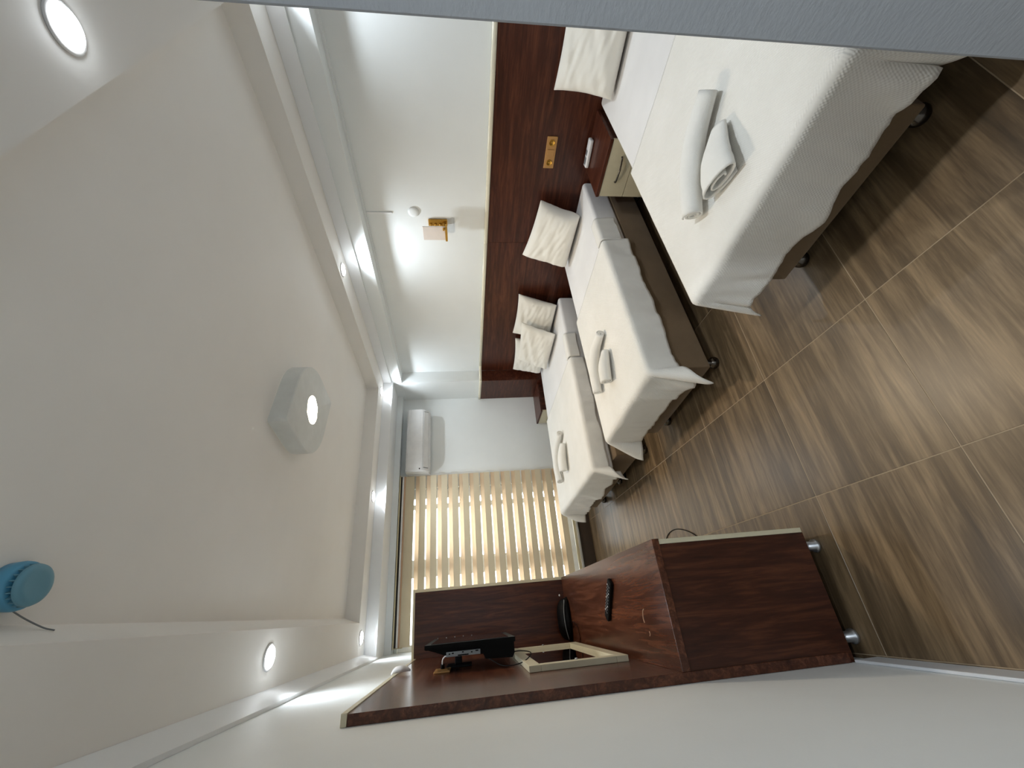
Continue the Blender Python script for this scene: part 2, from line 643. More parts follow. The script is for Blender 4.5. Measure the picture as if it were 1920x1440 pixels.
# ------------------------------------------------------------------ lights
def downlight(x, y, label, watts=DOWN_W, tilt=0.0):
    t = thing('recessed_downlight', label, 'downlight', (x, y, ZS), 0, 'cool white recessed downlights in the soffit')
    r = B()
    lathe(r, [(0.046, -0.0005), (0.060, -0.0005), (0.062, -0.004), (0.058, -0.007), (0.048, -0.006)], 36, cap=False)
    obj('trim_ring', r, 'white_plastic', t, True)
    c = B()
    lathe(c, [(0.050, -0.0015), (0.050, -0.010), (0.047, -0.013)], 36)
    obj('lens', c, 'lens_cool', t, True)
    ld = bpy.data.lights.new('downlight_beam', 'AREA')
    ld.shape = 'DISK'
    ld.size = 0.09
    ld.energy = watts
    ld.color = (0.84, 0.925, 1.0)
    ld.spread = math.radians(128)
    lo = bpy.data.objects.new('downlight_beam', ld)
    COL.objects.link(lo)
    lo.parent = t
    lo.location = (0, 0, -0.016)
    pd = bpy.data.lights.new('downlight_glow', 'POINT')
    pd.energy = watts * 0.035
    pd.color = (0.84, 0.925, 1.0)
    pd.shadow_soft_size = 0.012
    po = bpy.data.objects.new('downlight_glow', pd)
    COL.objects.link(po)
    po.parent = t
    po.location = (0, 0, -0.035)
    return t


downlight(2.715, 2.73, 'round downlight over the middle bed, in the soffit along the right wall', DOWN_W * 0.58)
downlight(2.512, 4.585, 'round downlight in the far right soffit corner', DOWN_W * 0.42)
downlight(1.216, 4.57, 'round downlight in the far soffit, in front of the blind', DOWN_W * 0.7)
downlight(-0.087, 4.52, 'round downlight in the far left soffit corner above the dresser', DOWN_W * 0.34)
downlight(-0.092, 2.545, 'round downlight in the left soffit above the television', DOWN_W * 0.32)
downlight(1.435, 0.575, 'large near downlight in the soffit closest to the viewer', DOWN_W * 0.8)
downlight(0.21, -0.75, 'added unseen downlight in the corridor ceiling behind the viewer', DOWN_W * 2.4)  # added out of view to brighten the partition and left wall
downlight(2.87, 0.88, 'downlight above the head of the nearest bed, behind the partition corner', DOWN_W * 0.6)

# leaf-shaped ceiling lamp
LC = Vector((1.327, 2.65))
lamp = thing('ceiling_lamp', 'white leaf-shaped ceiling lamp with a glowing warm round lens', 'lamp', (LC.x, LC.y, ZR - 0.11), math.radians(11.3))
S = 0.593


def leaf(s, r, n=14):
    h = s / 2
    P = [(-h + 0.012, -h), (h - r, -h)]
    P += [(h - r + r * math.sin(i / n * PI / 2), -h + r - r * math.cos(i / n * PI / 2)) for i in range(1, n + 1)]
    P += [(h, h - 0.012), (h - 0.012, h)]
    P += [(-h + r - r * math.sin(i / n * PI / 2), h - r + r * math.cos(i / n * PI / 2)) for i in range(0, n + 1)]
    P += [(-h, -h + 0.012)]
    return P


pts = leaf(S, 0.30)
lb = B()
# housing with a round hole in its lower face
out_lo = [lb.verts.new((p[0], p[1], 0.006)) for p in pts]
out_in = [lb.verts.new((p[0] * 0.982, p[1] * 0.982, 0)) for p in pts]
out_hi = [lb.verts.new((p[0], p[1], 0.1095)) for p in pts]
nn = len(pts)
hr = 0.098
hole = []
hole2 = []
for p in pts:
    a_ = math.atan2(p[1], p[0])
    hole.append(lb.verts.new((hr * math.cos(a_), hr * math.sin(a_), 0)))
    hole2.append(lb.verts.new((hr * math.cos(a_), hr * math.sin(a_), 0.035)))
for i in range(nn):
    j = (i + 1) % nn
    lb.faces.new((out_lo[i], out_lo[j], out_hi[j], out_hi[i]))
    lb.faces.new((out_in[i], out_in[j], out_lo[j], out_lo[i]))
    lb.faces.new((hole[i], hole[j], out_in[j], out_in[i]))
    lb.faces.new((hole2[i], hole2[j], hole[j], hole[i]))
sharp(obj('housing', lb, 'lamp_white', lamp), 40)
ln = B()
lathe(ln, [(0.096, 0.034), (0.096, 0.020), (0.088, 0.016)], 40)
obj('lens', ln, 'lens_warm', lamp, True)
ld = bpy.data.lights.new('lamp_beam', 'AREA')
ld.shape = 'DISK'
ld.size = 0.17
ld.energy = LAMP_W
ld.color = (1.0, 0.82, 0.60)
lo = bpy.data.objects.new('lamp_beam', ld)
COL.objects.link(lo)
lo.parent = lamp
lo.location = (0, 0, 0.012)

# ------------------------------------------------------------------ headboard
hb = thing('headboard', 'long dark wood wall panel with a cream top rail behind the beds', 'headboard', W(0, 0), WROT)
# local x = s, y = d
for (sa, sb, za, zb) in ((0.34, 2.694, 1.228, 1.249), (2.696, 4.721, 1.249, 1.268)):
    p = B()
    prism(p, [(sa, 0.001), (sb, 0.001), (sb, 0.019), (sa, 0.019)], 0.02, 0, [za, zb, zb, za])
    obj('wood_panel', p, 'wood_h', hb)


def rail_mesh(path):
    bm = B()
    rings = []
    for i, (x, y, zz) in enumerate(path):
        p = Vector((x, y, zz))
        q0 = Vector(path[max(i - 1, 0)])
        q1 = Vector(path[min(i + 1, len(path) - 1)])
        d = (q1 - q0)
        d.z = 0
        d.normalize()
        nrm = Vector((-d.y, d.x, 0))
        rings.append([bm.verts.new(p + nrm * a_ + Vector((0, 0, b_))) for a_, b_ in
                      ((-0.022, 0.0), (0.006, 0.0), (0.011, 0.008), (0.011, 0.024), (0.006, 0.032), (-0.022, 0.032))])
    for i in range(len(rings) - 1):
        for k_ in range(6):
            bm.faces.new((rings[i][k_], rings[i][(k_ + 1) % 6], rings[i + 1][(k_ + 1) % 6], rings[i + 1][k_]))
    bm.faces.new(rings[0])
    bm.faces.new(list(reversed(rings[-1])))
    return bm


obj('top_rail', rail_mesh([(0.34, 0.024, 1.229), (1.5, 0.024, 1.239), (2.694, 0.024, 1.250)]), 'rail', hb, True)
inv = Matrix.Rotation(-WROT, 4, 'Z') @ Matrix.Translation(-W(0, 0))


def wl(x, y, zz):   # world to wall-local
    return inv @ Vector((x, y, zz))


c0 = wl(CX - 0.024, 4.70, 0)
c1 = wl(CX - 0.024, 5.205, 0)
obj('top_rail', rail_mesh([(2.697, 0.024, 1.250), (3.6, 0.024, 1.259), (4.60, 0.024, 1.2675)]), 'rail', hb, True)
hc = thing('column_panel', 'dark wood panel with cream rail wrapped round the corner column', 'wall panel', W(0, 0), WROT)
pth = [(4.603, 0.025, 1.2675), (4.65, 0.04, 1.268), (4.69, 0.10, 1.269), (c0.x + 0.01, c0.y - 0.025, 1.270), (c0.x + 0.035, c0.y, 1.271), (c1.x, c1.y, 1.276)]
obj('top_rail', rail_mesh([tuple(v) for v in smooth_path(pth, 30)]), 'rail', hc, True)
pc = [wl(CX - 0.001, 4.722, 0), wl(CX - 0.001, 5.218, 0), wl(CX - 0.019, 5.218, 0), wl(CX - 0.019, 4.704, 0)]
p = B()
prism(p, [(v.x, v.y) for v in pc], 0.02, 0, [1.270, 1.275, 1.275, 1.270])
obj('wood_panel', p, 'wood_h', hc)
e0, e1 = wl(xw(4.70) - 0.0205, 4.704, 0), wl(CX - 0.0195, 4.704, 0)
e2, e3 = wl(CX - 0.0195, 4.7215, 0), wl(xw(4.70) - 0.0205, 4.7215, 0)
p = B()
prism(p, [(v.x, v.y) for v in (e0, e1, e2, e3)], 0.02, 1.2685)
obj('wood_panel', p, 'wood_h', hc)


# ------------------------------------------------------------------ soft goods
def nz(x, y, z_=0.0):
    return noise.noise(Vector((x, y, z_)))


def drape(e, r):
    q = PI * r / 2
    if e <= 0:
        return 0.0, 0.0
    if e < q:
        return r * math.sin(e / r), r * (1 - math.cos(e / r))
    return r, r + e - q


def bedspread(name, label, s0, w, d0, d1, zt, near, far, foot, seed, ear=0.45, group=None, step=0.016, rot=0.0):
    """cloth over the bed: hangs over the near side, the far side and the foot"""
    r = 0.022
    off = 0.007
    xa, xb, yb = -off + r, w + off - r, d1 + off - r
    q = r * (PI / 2 - 1)
    us = []
    n1 = int((w + near + far) / step)
    lo_, hi_ = -near + r - q, w + far - r + q
    n2 = int((d1 - d0 + foot) / step)
    bm = B()
    grid = []
    for j in range(n2 + 1):
        row = []
        cd = d0 + (yb + foot - r + q + 0.02 - d0) * j / n2
        for i in range(n1 + 1):
            cs = lo_ + (hi_ - lo_) * i / n1
            ex = (xa - cs) if cs < xa else (cs - xb if cs > xb else 0.0)
            sx = -1 if cs < xa else 1
            ey = max(0.0, cd - yb)
            bx = min(max(cs, xa), xb)
            by = min(cd, yb)
            t = bx * 5.0 + by * 5.0 + seed
            ragx = 1 + 0.16 * nz(by * 4.5, seed, sx * 3.1)
            ragy = 1 + 0.20 * nz(bx * 5.2, seed + 7.7)
            ex2, ey2 = ex * ragx, ey * ragy
            if ex > 0 and ey > 0:
                rr = math.hypot(ex2, ey2)
                ph = math.atan2(ey2, ex2)
                h, dr = drape(rr, r)
                fl = ear * math.sin(2 * ph) ** 1.2
                h += dr * fl
                dr *= math.sqrt(max(0.2, 1 - fl * fl))
                x = bx + sx * math.cos(ph) * h
                y = by + math.sin(ph) * h
            elif ex > 0:
                h, dr = drape(ex2, r)
                h += dr * max(0.01, 0.06 + 0.12 * nz(by * 6.0, seed + 2.2, dr * 2) + 0.06 * nz(by * 22.0, seed + 1.2, dr * 6))
                x, y = bx + sx * h, by
            elif ey > 0:
                h, dr = drape(ey2, r)
                h += dr * max(0.01, 0.07 + 0.16 * nz(bx * 6.5, seed + 5.5, dr * 2) + 0.07 * nz(bx * 24.0, seed + 4.5, dr * 6))
                x, y = bx, by + h
            else:
                x, y, dr = bx, by, 0.0
            zz = zt + off - dr
            if dr == 0:
                zz += 0.0025 * nz(x * 3.2, y * 3.2, seed) + 0.0012 * nz(x * 9, y * 9, seed)
            zz = max(zz, 0.012)
            row.append(bm.verts.new((x, y, zz)))
        grid.append(row)
    for j in range(n2):
        for i in range(n1):
            bm.faces.new((grid[j][i], grid[j][i + 1], grid[j + 1][i + 1], grid[j + 1][i]))
    o = obj(name, bm, 'spread', None, True, W(s0, 0), WROT)
    md = o.modifiers.new('thickness', 'SOLIDIFY')
    md.thickness = 0.008
    md.offset = 1
    if rot:
        o.location = W(s0, 0.068)
        o.rotation_euler.z -= rot
    return tag(o, label, 'bedspread', group)


def foot_leg(parent, x, y, zt, name='leg', m='dchrome'):
    bm = B()
    lathe(bm, [(0.021, zt), (0.021, 0.045), (0.024, 0.04), (0.034, 0.03), (0.036, 0.016), (0.034, 0.006), (0.030, 0.0)], 24)
    return obj(name, bm, m, parent, True, (x, y, 0))


def soft_box(name, dims, mat, parent, bev, seed=0, amp=0.004):
    bm = B()
    x0, x1, y0, y1, z0, z1 = dims
    box(bm, *dims, bev, 5)
    return obj(name, bm, mat, parent, True)


def bed(name, label, s0, w, d1, bases, zt=0.48, dm=None):
    t = thing(name, label, 'bed', W(s0, 0), WROT, 'guest beds along the headboard')
    for (b0, b1) in bases:
        soft_box('base', (b0, b1, 0.035, (d1 - 0.07) if dm else (d1 - 0.03), 0.09, 0.292), 'suede', t, 0.008)
        for lx in (b0 + 0.055, b1 - 0.055):
            for ly in (0.14, d1 - (0.13 if dm else 0.10)):
                foot_leg(t, lx, ly, 0.0905)
    soft_box('mattress', (0.0, w, 0.032, dm or d1, 0.294, zt), 'sheet', t, 0.03)
    return t


bed('single_bed', 'nearest single bed, partly cut off by the grey wall corner', 0.60, 0.92, 2.01, ((0.125, 0.815),))
bed('single_bed', 'middle single bed between the nightstand and the wide far bed', 2.085, 0.86, 1.99, ((0.0, 0.825),))
B3ROT = math.radians(2.6)     # the mattress lies slightly askew on its bases
b3 = bed('double_bed', 'wide far bed under the air conditioner with three pillows', 3.30, 1.375, 2.02, ((0.0, 0.69), (0.70, 1.385)), dm=1.96)

for c in b3.children:
    if c.name.startswith('mattress'):
        c.location = (0.012, 0.068, 0)
        c.rotation_euler.z = -B3ROT
G_SP = 'white pique bedspreads on the beds'
bedspread('bedspread', 'white pique bedspread on the nearest bed, long hem over its foot', 0.60, 0.92, 0.945, 2.01, 0.48, 0.31, 0.24, 0.272, 1.3, 0.16, G_SP)
bedspread('bedspread', 'white pique bedspread on the middle bed with a turned out corner', 2.085, 0.86, 0.82, 1.99, 0.48, 0.19, 0.18, 0.27, 8.1, 0.5, G_SP)
bedspread('bedspread', 'white bedspread on the wide far bed, hem above two joined bases', 3.312, 1.375, 0.83, 1.96, 0.48, 0.15, 0.13, 0.265, 15.7, 0.5, G_SP, rot=B3ROT)


def side_strip(name, label, s0, d0, d1, drop, zt, seed):
    """folded-back edge of the top sheet hanging over the near side of the mattress"""
    r = 0.022
    bm = B()
    grid = []
    nu, nv = 26, 18
    for j in range(nv + 1):
        row = []
        y = d0 + (d1 - d0) * j / nv
        for i in range(nu + 1):
            e = -0.05 + (drop + 0.05) * i / nu
            rag = 1 + 0.08 * nz(y * 9, seed)
            if e <= 0:
                x, dr = -0.009 + r - e, 0
            else:
                h, dr = drape(e * rag, r)
                x = -0.011 + r - h - dr * max(0.01, 0.05 + 0.08 * nz(y * 12, seed + 3))
            row.append(bm.verts.new((x, y, zt + 0.011 - dr)))
        grid.append(row)
    for j in range(nv):
        for i in range(nu):
            bm.faces.new((grid[j][i], grid[j][i + 1], grid[j + 1][i + 1], grid[j + 1][i]))
    o = obj(name, bm, 'spread', None, True, W(s0, 0), WROT)
    md = o.modifiers.new('thickness', 'SOLIDIFY')
    md.thickness = 0.006
    md.offset = 1
    return tag(o, label, 'blanket')


side_strip('folded_blanket_edge', 'folded blanket edge hanging over the near side of the middle bed', 2.085, 0.56, 0.815, 0.165, 0.482, 3.0)
side_strip('folded_blanket_edge', 'small folded blanket edge on the near side of the wide far bed', 3.312, 0.60, 0.885, 0.12, 0.482, 9.0).rotation_euler.z -= B3ROT


def pillow(label, bl, br, tl, tr, thick, seed, bulge=0.0, group='white pillows against the headboard'):
    """pillow spanned by four corners given in wall coordinates (s, d, z)"""
    c = [W(*p) for p in (bl, br, tl, tr)]
    ctr = (c[0] + c[1] + c[2] + c[3]) / 4
    N = 34
    bm = B()
    lay = []
    nrm = (c[1] - c[0]).cross(c[2] - c[0]).normalized()
    if nrm.dot(BX) < 0:
        nrm = -nrm
    for side in (1, -1):
        g_ = []
        for j in range(N + 1):
            row = []
            for i in range(N + 1):
                u, v = -1 + 2 * i / N, -1 + 2 * j / N
                pin_u = u * (1 - 0.07 * (1 - v * v) * abs(u) ** 2)
                pin_v = v * (1 - (0.07 if v > 0 else 0.0) * (1 - u * u) * abs(v) ** 2)
                a_, b_ = (pin_u + 1) / 2, (pin_v + 1) / 2
                p = (c[0] * (1 - a_) + c[1] * a_) * (1 - b_) + (c[2] * (1 - a_) + c[3] * a_) * b_
                f = max(0.0, (1 - u ** 4) * (1 - v ** 4)) ** 0.5
                f *= 1 - 0.25 * (v + 0.2) * 0.6
                h = thick / 2 * f
                wr_ = 0.016 * f * nz(u * 1.2 + v * 2.6 + seed, v * 1.1 + u * 0.4, seed * 1.7) \
                    + 0.012 * f * nz(u * 2.5 + seed, v * 7.0 - u * 2.0, seed)
                row.append(p + nrm * (side * (h + wr_)))
            g_.append(row)
        lay.append(g_)
    vs = []
    front = [[bm.verts.new(p) for p in r_] for r_ in lay[0]]
    back = [[(front[j][i] if i in (0, N) or j in (0, N) else bm.verts.new(lay[1][j][i])) for i in range(N + 1)] for j in range(N + 1)]
    for j in range(N):
        for i in range(N):
            bm.faces.new((front[j][i], front[j][i + 1], front[j + 1][i + 1], front[j + 1][i]))
            bm.faces.new((back[j][i], back[j + 1][i], back[j + 1][i + 1], back[j][i + 1]))
    o = obj('pillow', bm, 'pillow', None, True)
    md = o.modifiers.new('smooth', 'SUBSURF')
    md.levels = 1
    md.render_levels = 1
    return tag(o, label, 'pillow', group)


pillow('white pillow on the nearest bed, cut off by the grey wall corner', (0.85, 0.28, 0.498), (1.385, 0.315, 0.498), (0.87, 0.10, 0.83), (1.425, 0.095, 0.848), 0.17, 1.0)
pillow('crumpled white pillow standing on the middle bed', (2.255, 0.25, 0.500), (2.83, 0.205, 0.505), (2.205, 0.10, 0.825), (2.785, 0.085, 0.925), 0.21, 4.4)
pillow('back pillow on the wide far bed, nearer the middle bed', (3.34, 0.19, 0.50), (3.93, 0.18, 0.50), (3.27, 0.085, 0.91), (3.90, 0.085, 0.925), 0.13, 7.9)
pillow('back pillow on the wide far bed, next to the column', (3.99, 0.175, 0.50), (4.62, 0.16, 0.50), (3.98, 0.085, 0.885), (4.62, 0.085, 0.86), 0.13, 11.3)
pillow('front pillow leaning on the two back pillows of the far bed', (3.58, 0.39, 0.505), (4.25, 0.375, 0.505), (3.54, 0.235, 0.87), (4.22, 0.225, 0.855), 0.13, 14.2)


def towel_roll(name, label, path, rads, flat, zt, seed, group, turns=2.6):
    """terry towel rolled up: a spiral section swept along a path (wall coordinates s, d)"""
    P = smooth_path([(p[0], p[1], 0) for p in path], 22)
    n = len(P)
    R = smooth_path([(r, 0, 0) for r in rads], 22)
    bm = B()
    rings = []
    K = int(turns * 18)
    for i, p in enumerate(P):
        d = (P[min(i + 1, n - 1)] - P[max(i - 1, 0)]).normalized()
        side = Vector((-d.y, d.x, 0))
        rad = R[i].x
        ring = []
        for k_ in range(K + 1):
            t = k_ / K
            ang = 2 * PI * turns * t - PI / 2 + seed
            rr = rad * (0.22 + 0.78 * t) * (1 + 0.03 * nz(i * 0.35, ang * 0.8, seed))
            ring.append(bm.verts.new(p + side * (rr * math.cos(ang)) + Vector((0, 0, flat * rad * 1.0 + flat * rr * math.sin(ang)))))
        rings.append(ring)
    for i in range(n - 1):
        for k_ in range(K):
            bm.faces.new((rings[i][k_], rings[i][k_ + 1], rings[i + 1][k_ + 1], rings[i + 1][k_]))
    o = obj(name, bm, 'towel', None, True, W(0, 0, zt), WROT)
    md = o.modifiers.new('thickness', 'SOLIDIFY')
    md.thickness = 0.007
    md.offset = 0
    return tag(o, label, 'towel', group)


GT = 'white towels laid on the bedspreads'
ZT = 0.503
towel_roll('rolled_towel', 'long rolled white towel on the nearest bed', [(0.885, 1.50), (1.03, 1.565), (1.145, 1.665), (1.235, 1.79)], [0.042, 0.053, 0.055, 0.050], 0.75, ZT, 0.4, GT)
towel_roll('folded_towel', 'flat folded white towel beside the roll on the nearest bed', [(0.945, 1.65), (1.01, 1.75), (1.045, 1.85)], [0.05, 0.105, 0.12], 0.32, ZT, 1.0, GT, 1.9)
towel_roll('rolled_towel', 'long rolled white towel on the middle bed', [(2.435, 1.385), (2.58, 1.43), (2.69, 1.54), (2.745, 1.69)], [0.036, 0.048, 0.050, 0.042], 0.8, ZT, 2.0, GT)
towel_roll('folded_towel', 'short coiled white towel beside the roll on the middle bed', [(2.455, 1.53), (2.50, 1.63), (2.54, 1.735)], [0.04, 0.068, 0.066], 0.62, ZT, 0.2, GT, 2.4)
towel_roll('rolled_towel', 'long rolled white towel on the wide far bed', [(4.05, 1.345), (4.28, 1.43), (4.38, 1.60), (4.36, 1.75)], [0.038, 0.05, 0.05, 0.042], 0.8, ZT, 3.0, GT)
towel_roll('folded_towel', 'short coiled white towel beside the roll on the far bed', [(4.02, 1.475), (4.08, 1.60), (4.12, 1.735)], [0.04, 0.066, 0.064], 0.62, ZT, 1.2, GT, 2.4)


# ------------------------------------------------------------------ nightstands
def handle(parent, x, y, z0, length):
    bm = B()
    tube(bm, [(x - length / 2, y, z0), (x - length / 2 + 0.012, y + 0.016, z0), (x, y + 0.030, z0), (x + length / 2 - 0.012, y + 0.016, z0), (x + length / 2, y, z0)], 0.006, 8, 24)
    return obj('handle', bm, 'dchrome', parent, True)


def nightstand(label, loc, rz, w, d, zt):
    t = thing('nightstand', label, 'nightstand', loc, rz, 'bedside nightstands')
    bxo('top_board', (0, w, 0.0, d + 0.004, zt - 0.022, zt), 'wood_h', t, 0.002)
    bb = B()
    box(bb, 0.006, 0.024, 0.0, d - 0.022, 0.06, zt - 0.023)
    box(bb, w - 0.024, w - 0.006, 0.0, d - 0.022, 0.06, zt - 0.023)
    box(bb, 0.025, w - 0.025, 0.0, 0.012, 0.06, zt - 0.023)
    box(bb, 0.025, w - 0.025, 0.013, d - 0.022, 0.06, 0.078)
    obj('carcass', bb, 'wood_v', t)
    zm = 0.28
    for (za, zb) in ((zm + 0.002, zt - 0.025), (0.062, zm - 0.002)):
        dr = bxo('drawer', (0.004, w - 0.004, d - 0.020, d - 0.002, za, zb), 'cream', t, 0.0015)
        handle(dr, w / 2, d - 0.001, (za + zb) / 2, 0.18)
    for lx in (0.05, w - 0.05):
        for ly in (0.05, d - 0.07):
            bm = B()
            lathe(bm, [(0.016, 0.059), (0.016, 0.006), (0.018, 0.0)], 16)
            obj('leg', bm, 'silver', t, True, (lx, ly, 0))
    return t


nightstand('dark topped nightstand with cream drawers between the nearest and middle beds', W(1.553, 0.022), WROT, 0.412, 0.425, 0.487)
nightstand('dark topped nightstand in the far corner beyond the wide bed', Vector((2.683, 4.80, 0)), PI / 2, 0.405, 0.425, 0.515)

# white remote on the near nightstand
rm = thing('remote_control', 'white air conditioner remote on the nightstand', 'remote control', W(1.82, 0.10, 0.4895), WROT + math.radians(6))
bxo('body', (-0.10, 0.10, -0.032, 0.032, 0, 0.030), 'white_plastic', rm, 0.010, None, 0, 4)
bxo('display', (0.03, 0.082, -0.022, 0.022, 0.0301, 0.0308), 'grey_plastic', rm)
bxo('button', (-0.02, 0.015, -0.016, 0.016, 0.0301, 0.0325), 'grey_plastic', rm, 0.001)

# triple socket in the headboard
so = thing('wall_socket', 'gold triple socket plate set into the headboard', 'socket', W(1.8645, 0.0195, 0.784), WROT)
bxo('plate', (-0.12, 0.12, 0, 0.009, -0.04, 0.04), 'gold_plate', so, 0.003)
for x in (-0.075, 0.075):
    bm = B()
    lathe(bm, [(0.024, 0.0095), (0.024, 0.013), (0.021, 0.0135), (0.020, 0.010)], 24, Matrix.Translation((x, 0, 0)) @ Matrix.Rotation(-PI / 2, 4, 'X'))
    sk = obj('socket_ring', bm, 'gold', so, True)
    for dx in (-0.0095, 0.0095):
        bm = B()
        lathe(bm, [(0.003, 0.0137), (0.003, 0.0142)], 10, Matrix.Translation((x + dx, 0, 0)) @ Matrix.Rotation(-PI / 2, 4, 'X'))
        obj('pin_hole', bm, 'brass_dark', sk)
bxo('rocker_switch', (-0.026, 0.026, 0.0095, 0.014, -0.026, 0.026), 'gold_plate', so, 0.002)

# ------------------------------------------------------------------ things on the right wall
tr_ = B()
box(tr_, -0.008, 0.008, 0.0005, 0.011, 0, 0.212, 0.002, 1)
tag(obj('cable_trunking', tr_, 'trim', None, False, W(2.418, 0, 2.07), WROT), 'short white cable trunking coming down from the beam', 'cable cover')
dc = B()
lathe(dc, [(0.047, 0.0005), (0.047, 0.004), (0.042, 0.010), (0.025, 0.014), (0.006, 0.0155)], 32, Matrix.Rotation(-PI / 2, 4, 'X'))
tag(obj('junction_cover', dc, 'wall', None, True, W(2.407, 0, 1.89), WROT), 'round white junction box cover painted into the wall', 'cover')

sc = thing('wall_lamp', 'small gold wall lamp with a frosted upright panel', 'lamp', W(2.50, 0, 1.69), WROT)
bxo('backplate', (-0.030, 0.030, 0.0005, 0.022, -0.082, 0.082), 'gold', sc, 0.004)
for zz in (-0.062, -0.022, 0.020, 0.060):
    bm = B()
    lathe(bm, [(0.011, 0.0225), (0.011, 0.032), (0.006, 0.034)], 16, Matrix.Translation((0.012, 0, zz)) @ Matrix.Rotation(-PI / 2, 4, 'X'))
    obj('crystal_stud', bm, 'gold', sc, True)
bxo('arm', (-0.012, 0.012, 0.0225, 0.115, -0.058, -0.042), 'gold', sc, 0.003)
bxo('tray', (-0.022, 0.120, 0.060, 0.115, -0.080, -0.062), 'gold', sc, 0.003)
bxo('frosted_panel', (-0.018, 0.116, 0.092, 0.100, -0.0615, 0.130), 'frost', sc, 0.002)

# ------------------------------------------------------------------ air conditioner
ac = thing('air_conditioner', 'white split air conditioner on the far wall beside the blind', 'air conditioner', (2.03, YW - 0.0005, 1.965))
pr = [(0, 0.0), (0, 0.29), (-0.03, 0.297), (-0.18, 0.295), (-0.205, 0.285), (-0.222, 0.25), (-0.224, 0.11), (-0.212, 0.075), (-0.17, 0.022), (-0.14, 0.004)]
bm = prof_x(B(), pr, -0.425, 0.425)
bmesh.ops.bevel(bm, geom=[e for e in bm.edges if abs(abs(e.verts[0].co.x) - 0.425) < 1e-4 and abs(abs(e.verts[1].co.x) - 0.425) < 1e-4], offset=0.012, segments=3, affect='EDGES')
sharp(obj('body', bm, 'white_plastic', ac), 28)


def louv(y0, z0, y1, z1, th, x0, x1, nm, m):
    d = Vector((y1 - y0, z1 - z0)).normalized()
    nx = Vector((-d.y, d.x)) * th
    if nx.x > 0:
        nx = -nx
    bm_ = prof_x(B(), [(y0, z0), (y1, z1), (y1 + nx.x, z1 + nx.y), (y0 + nx.x, z0 + nx.y)], x0, x1)
    return obj(nm, bm_, m, ac)


louv(-0.2135, 0.075, -0.172, 0.022, 0.005, -0.38, 0.39, 'louver', 'grey_plastic')
louv(-0.2165, 0.076, -0.175, 0.0225, 0.005, -0.372, 0.382, 'air_flap', 'white_plastic')
bxo('logo_badge', (-0.13, -0.075, -0.2262, -0.2243, 0.203, 0.213), 'white_plastic', ac)
bxo('display_window', (-0.40, -0.385, -0.2262, -0.2243, 0.112, 0.126), 'black', ac)
for k in range(6):
    bxo('grille_slot', (-0.36 + k * 0.125, -0.26 + k * 0.125, -0.15, -0.06, 0.2962, 0.2985), 'grey_plastic', ac)

# ------------------------------------------------------------------ dresser with back panel on the left wall
YD0, YD1, XD, ZD = 1.74, 3.70, 0.212, 0.767
dk = thing('dresser', 'dark wood dresser with tall back panel and side divider on the left wall', 'dresser', (XL, 0, 0))
# local x from the wall
D = XD - XL
BP = 0.034
bxo('side_panel', (0.001, D - 0.022, YD0, YD0 + 0.018, 0.085, ZD - 0.031), 'wood_v', dk, 0.001)
bxo('side_panel', (0.001, D - 0.022, YD1 - 0.018, YD1, 0.085, ZD - 0.031), 'wood_v', dk, 0.001)
bxo('bottom_board', (0.02, D - 0.022, YD0 + 0.019, YD1 - 0.019, 0.085, 0.103), 'wood_y', dk)
bxo('desktop', (BP + 0.0005, D, YD0 - 0.006, YD1 - 0.019, ZD - 0.030, ZD), 'wood_y', dk, 0.0015)
bxo('back_panel', (0.001, BP, YD0 - 0.006, YD1 - 0.019, 0.104, 1.928), 'wood_y', dk, 0.001)
bxo('divider_panel', (0.001, D - 0.0165, YD1 - 0.018, YD1, ZD - 0.030, 1.945), 'wood_v', dk, 0.001)
bxo('cream_edging', (0.0005, BP + 0.003, YD0 - 0.009, YD1 - 0.019, 1.9285, 1.948), 'cream', dk, 0.001)
bxo('cream_edging', (0.0005, D - 0.0165, YD1 - 0.0225, YD1 + 0.002, 1.9455, 1.962), 'cream', dk, 0.001)
bxo('cream_edging', (D - 0.016, D + 0.006, YD1 - 0.0225, YD1 + 0.002, ZD + 0.0005, 1.962), 'cream', dk, 0.001)
nd = 4
for k in range(nd):
    ya = YD0 + (YD1 - YD0) * k / nd + 0.0015
    yb_ = YD0 + (YD1 - YD0) * (k + 1) / nd - 0.0015
    dr = bxo('door', (D - 0.021, D - 0.002, ya, yb_, 0.085, ZD - 0.032), 'cream', dk, 0.0015)
    bm = B()
    yc = yb_ - 0.05 if k % 2 == 0 else ya + 0.05
    tube(bm, [(D - 0.002, yc, 0.40), (D + 0.018, yc, 0.415), (D + 0.024, yc, 0.49), (D + 0.018, yc, 0.565), (D - 0.002, yc, 0.58)], 0.0045, 8, 24)
    obj('handle', bm, 'chrome', dr, True)
for lx in (0.075, D - 0.075):
    for ly in (YD0 + 0.055, (YD0 + YD1) / 2, YD1 - 0.055):
        bm = B()
        lathe(bm, [(0.020, 0.0845), (0.020, 0.016), (0.027, 0.013), (0.028, 0.004), (0.026, 0.0)], 24)
        obj('foot', bm, 'silver', dk, True, (lx, ly, 0))
# two spots where the veneer of the desktop is chipped
bm = B()
tube(bm, [(0.238, 1.985, ZD + 0.0002), (0.230, 2.0, ZD + 0.0004), (0.205, 2.012, ZD + 0.0004), (0.186, 2.008, ZD + 0.0002)], 0.0025, 6)
o = obj('veneer_chip', bm, 'chip', dk, True)
bm = B()
tube(bm, [(0.155, 1.975, ZD), (0.145, 1.972, ZD + 0.0002), (0.138, 1.98, ZD)], 0.0018, 6)
obj('veneer_chip', bm, 'chip', dk, True)

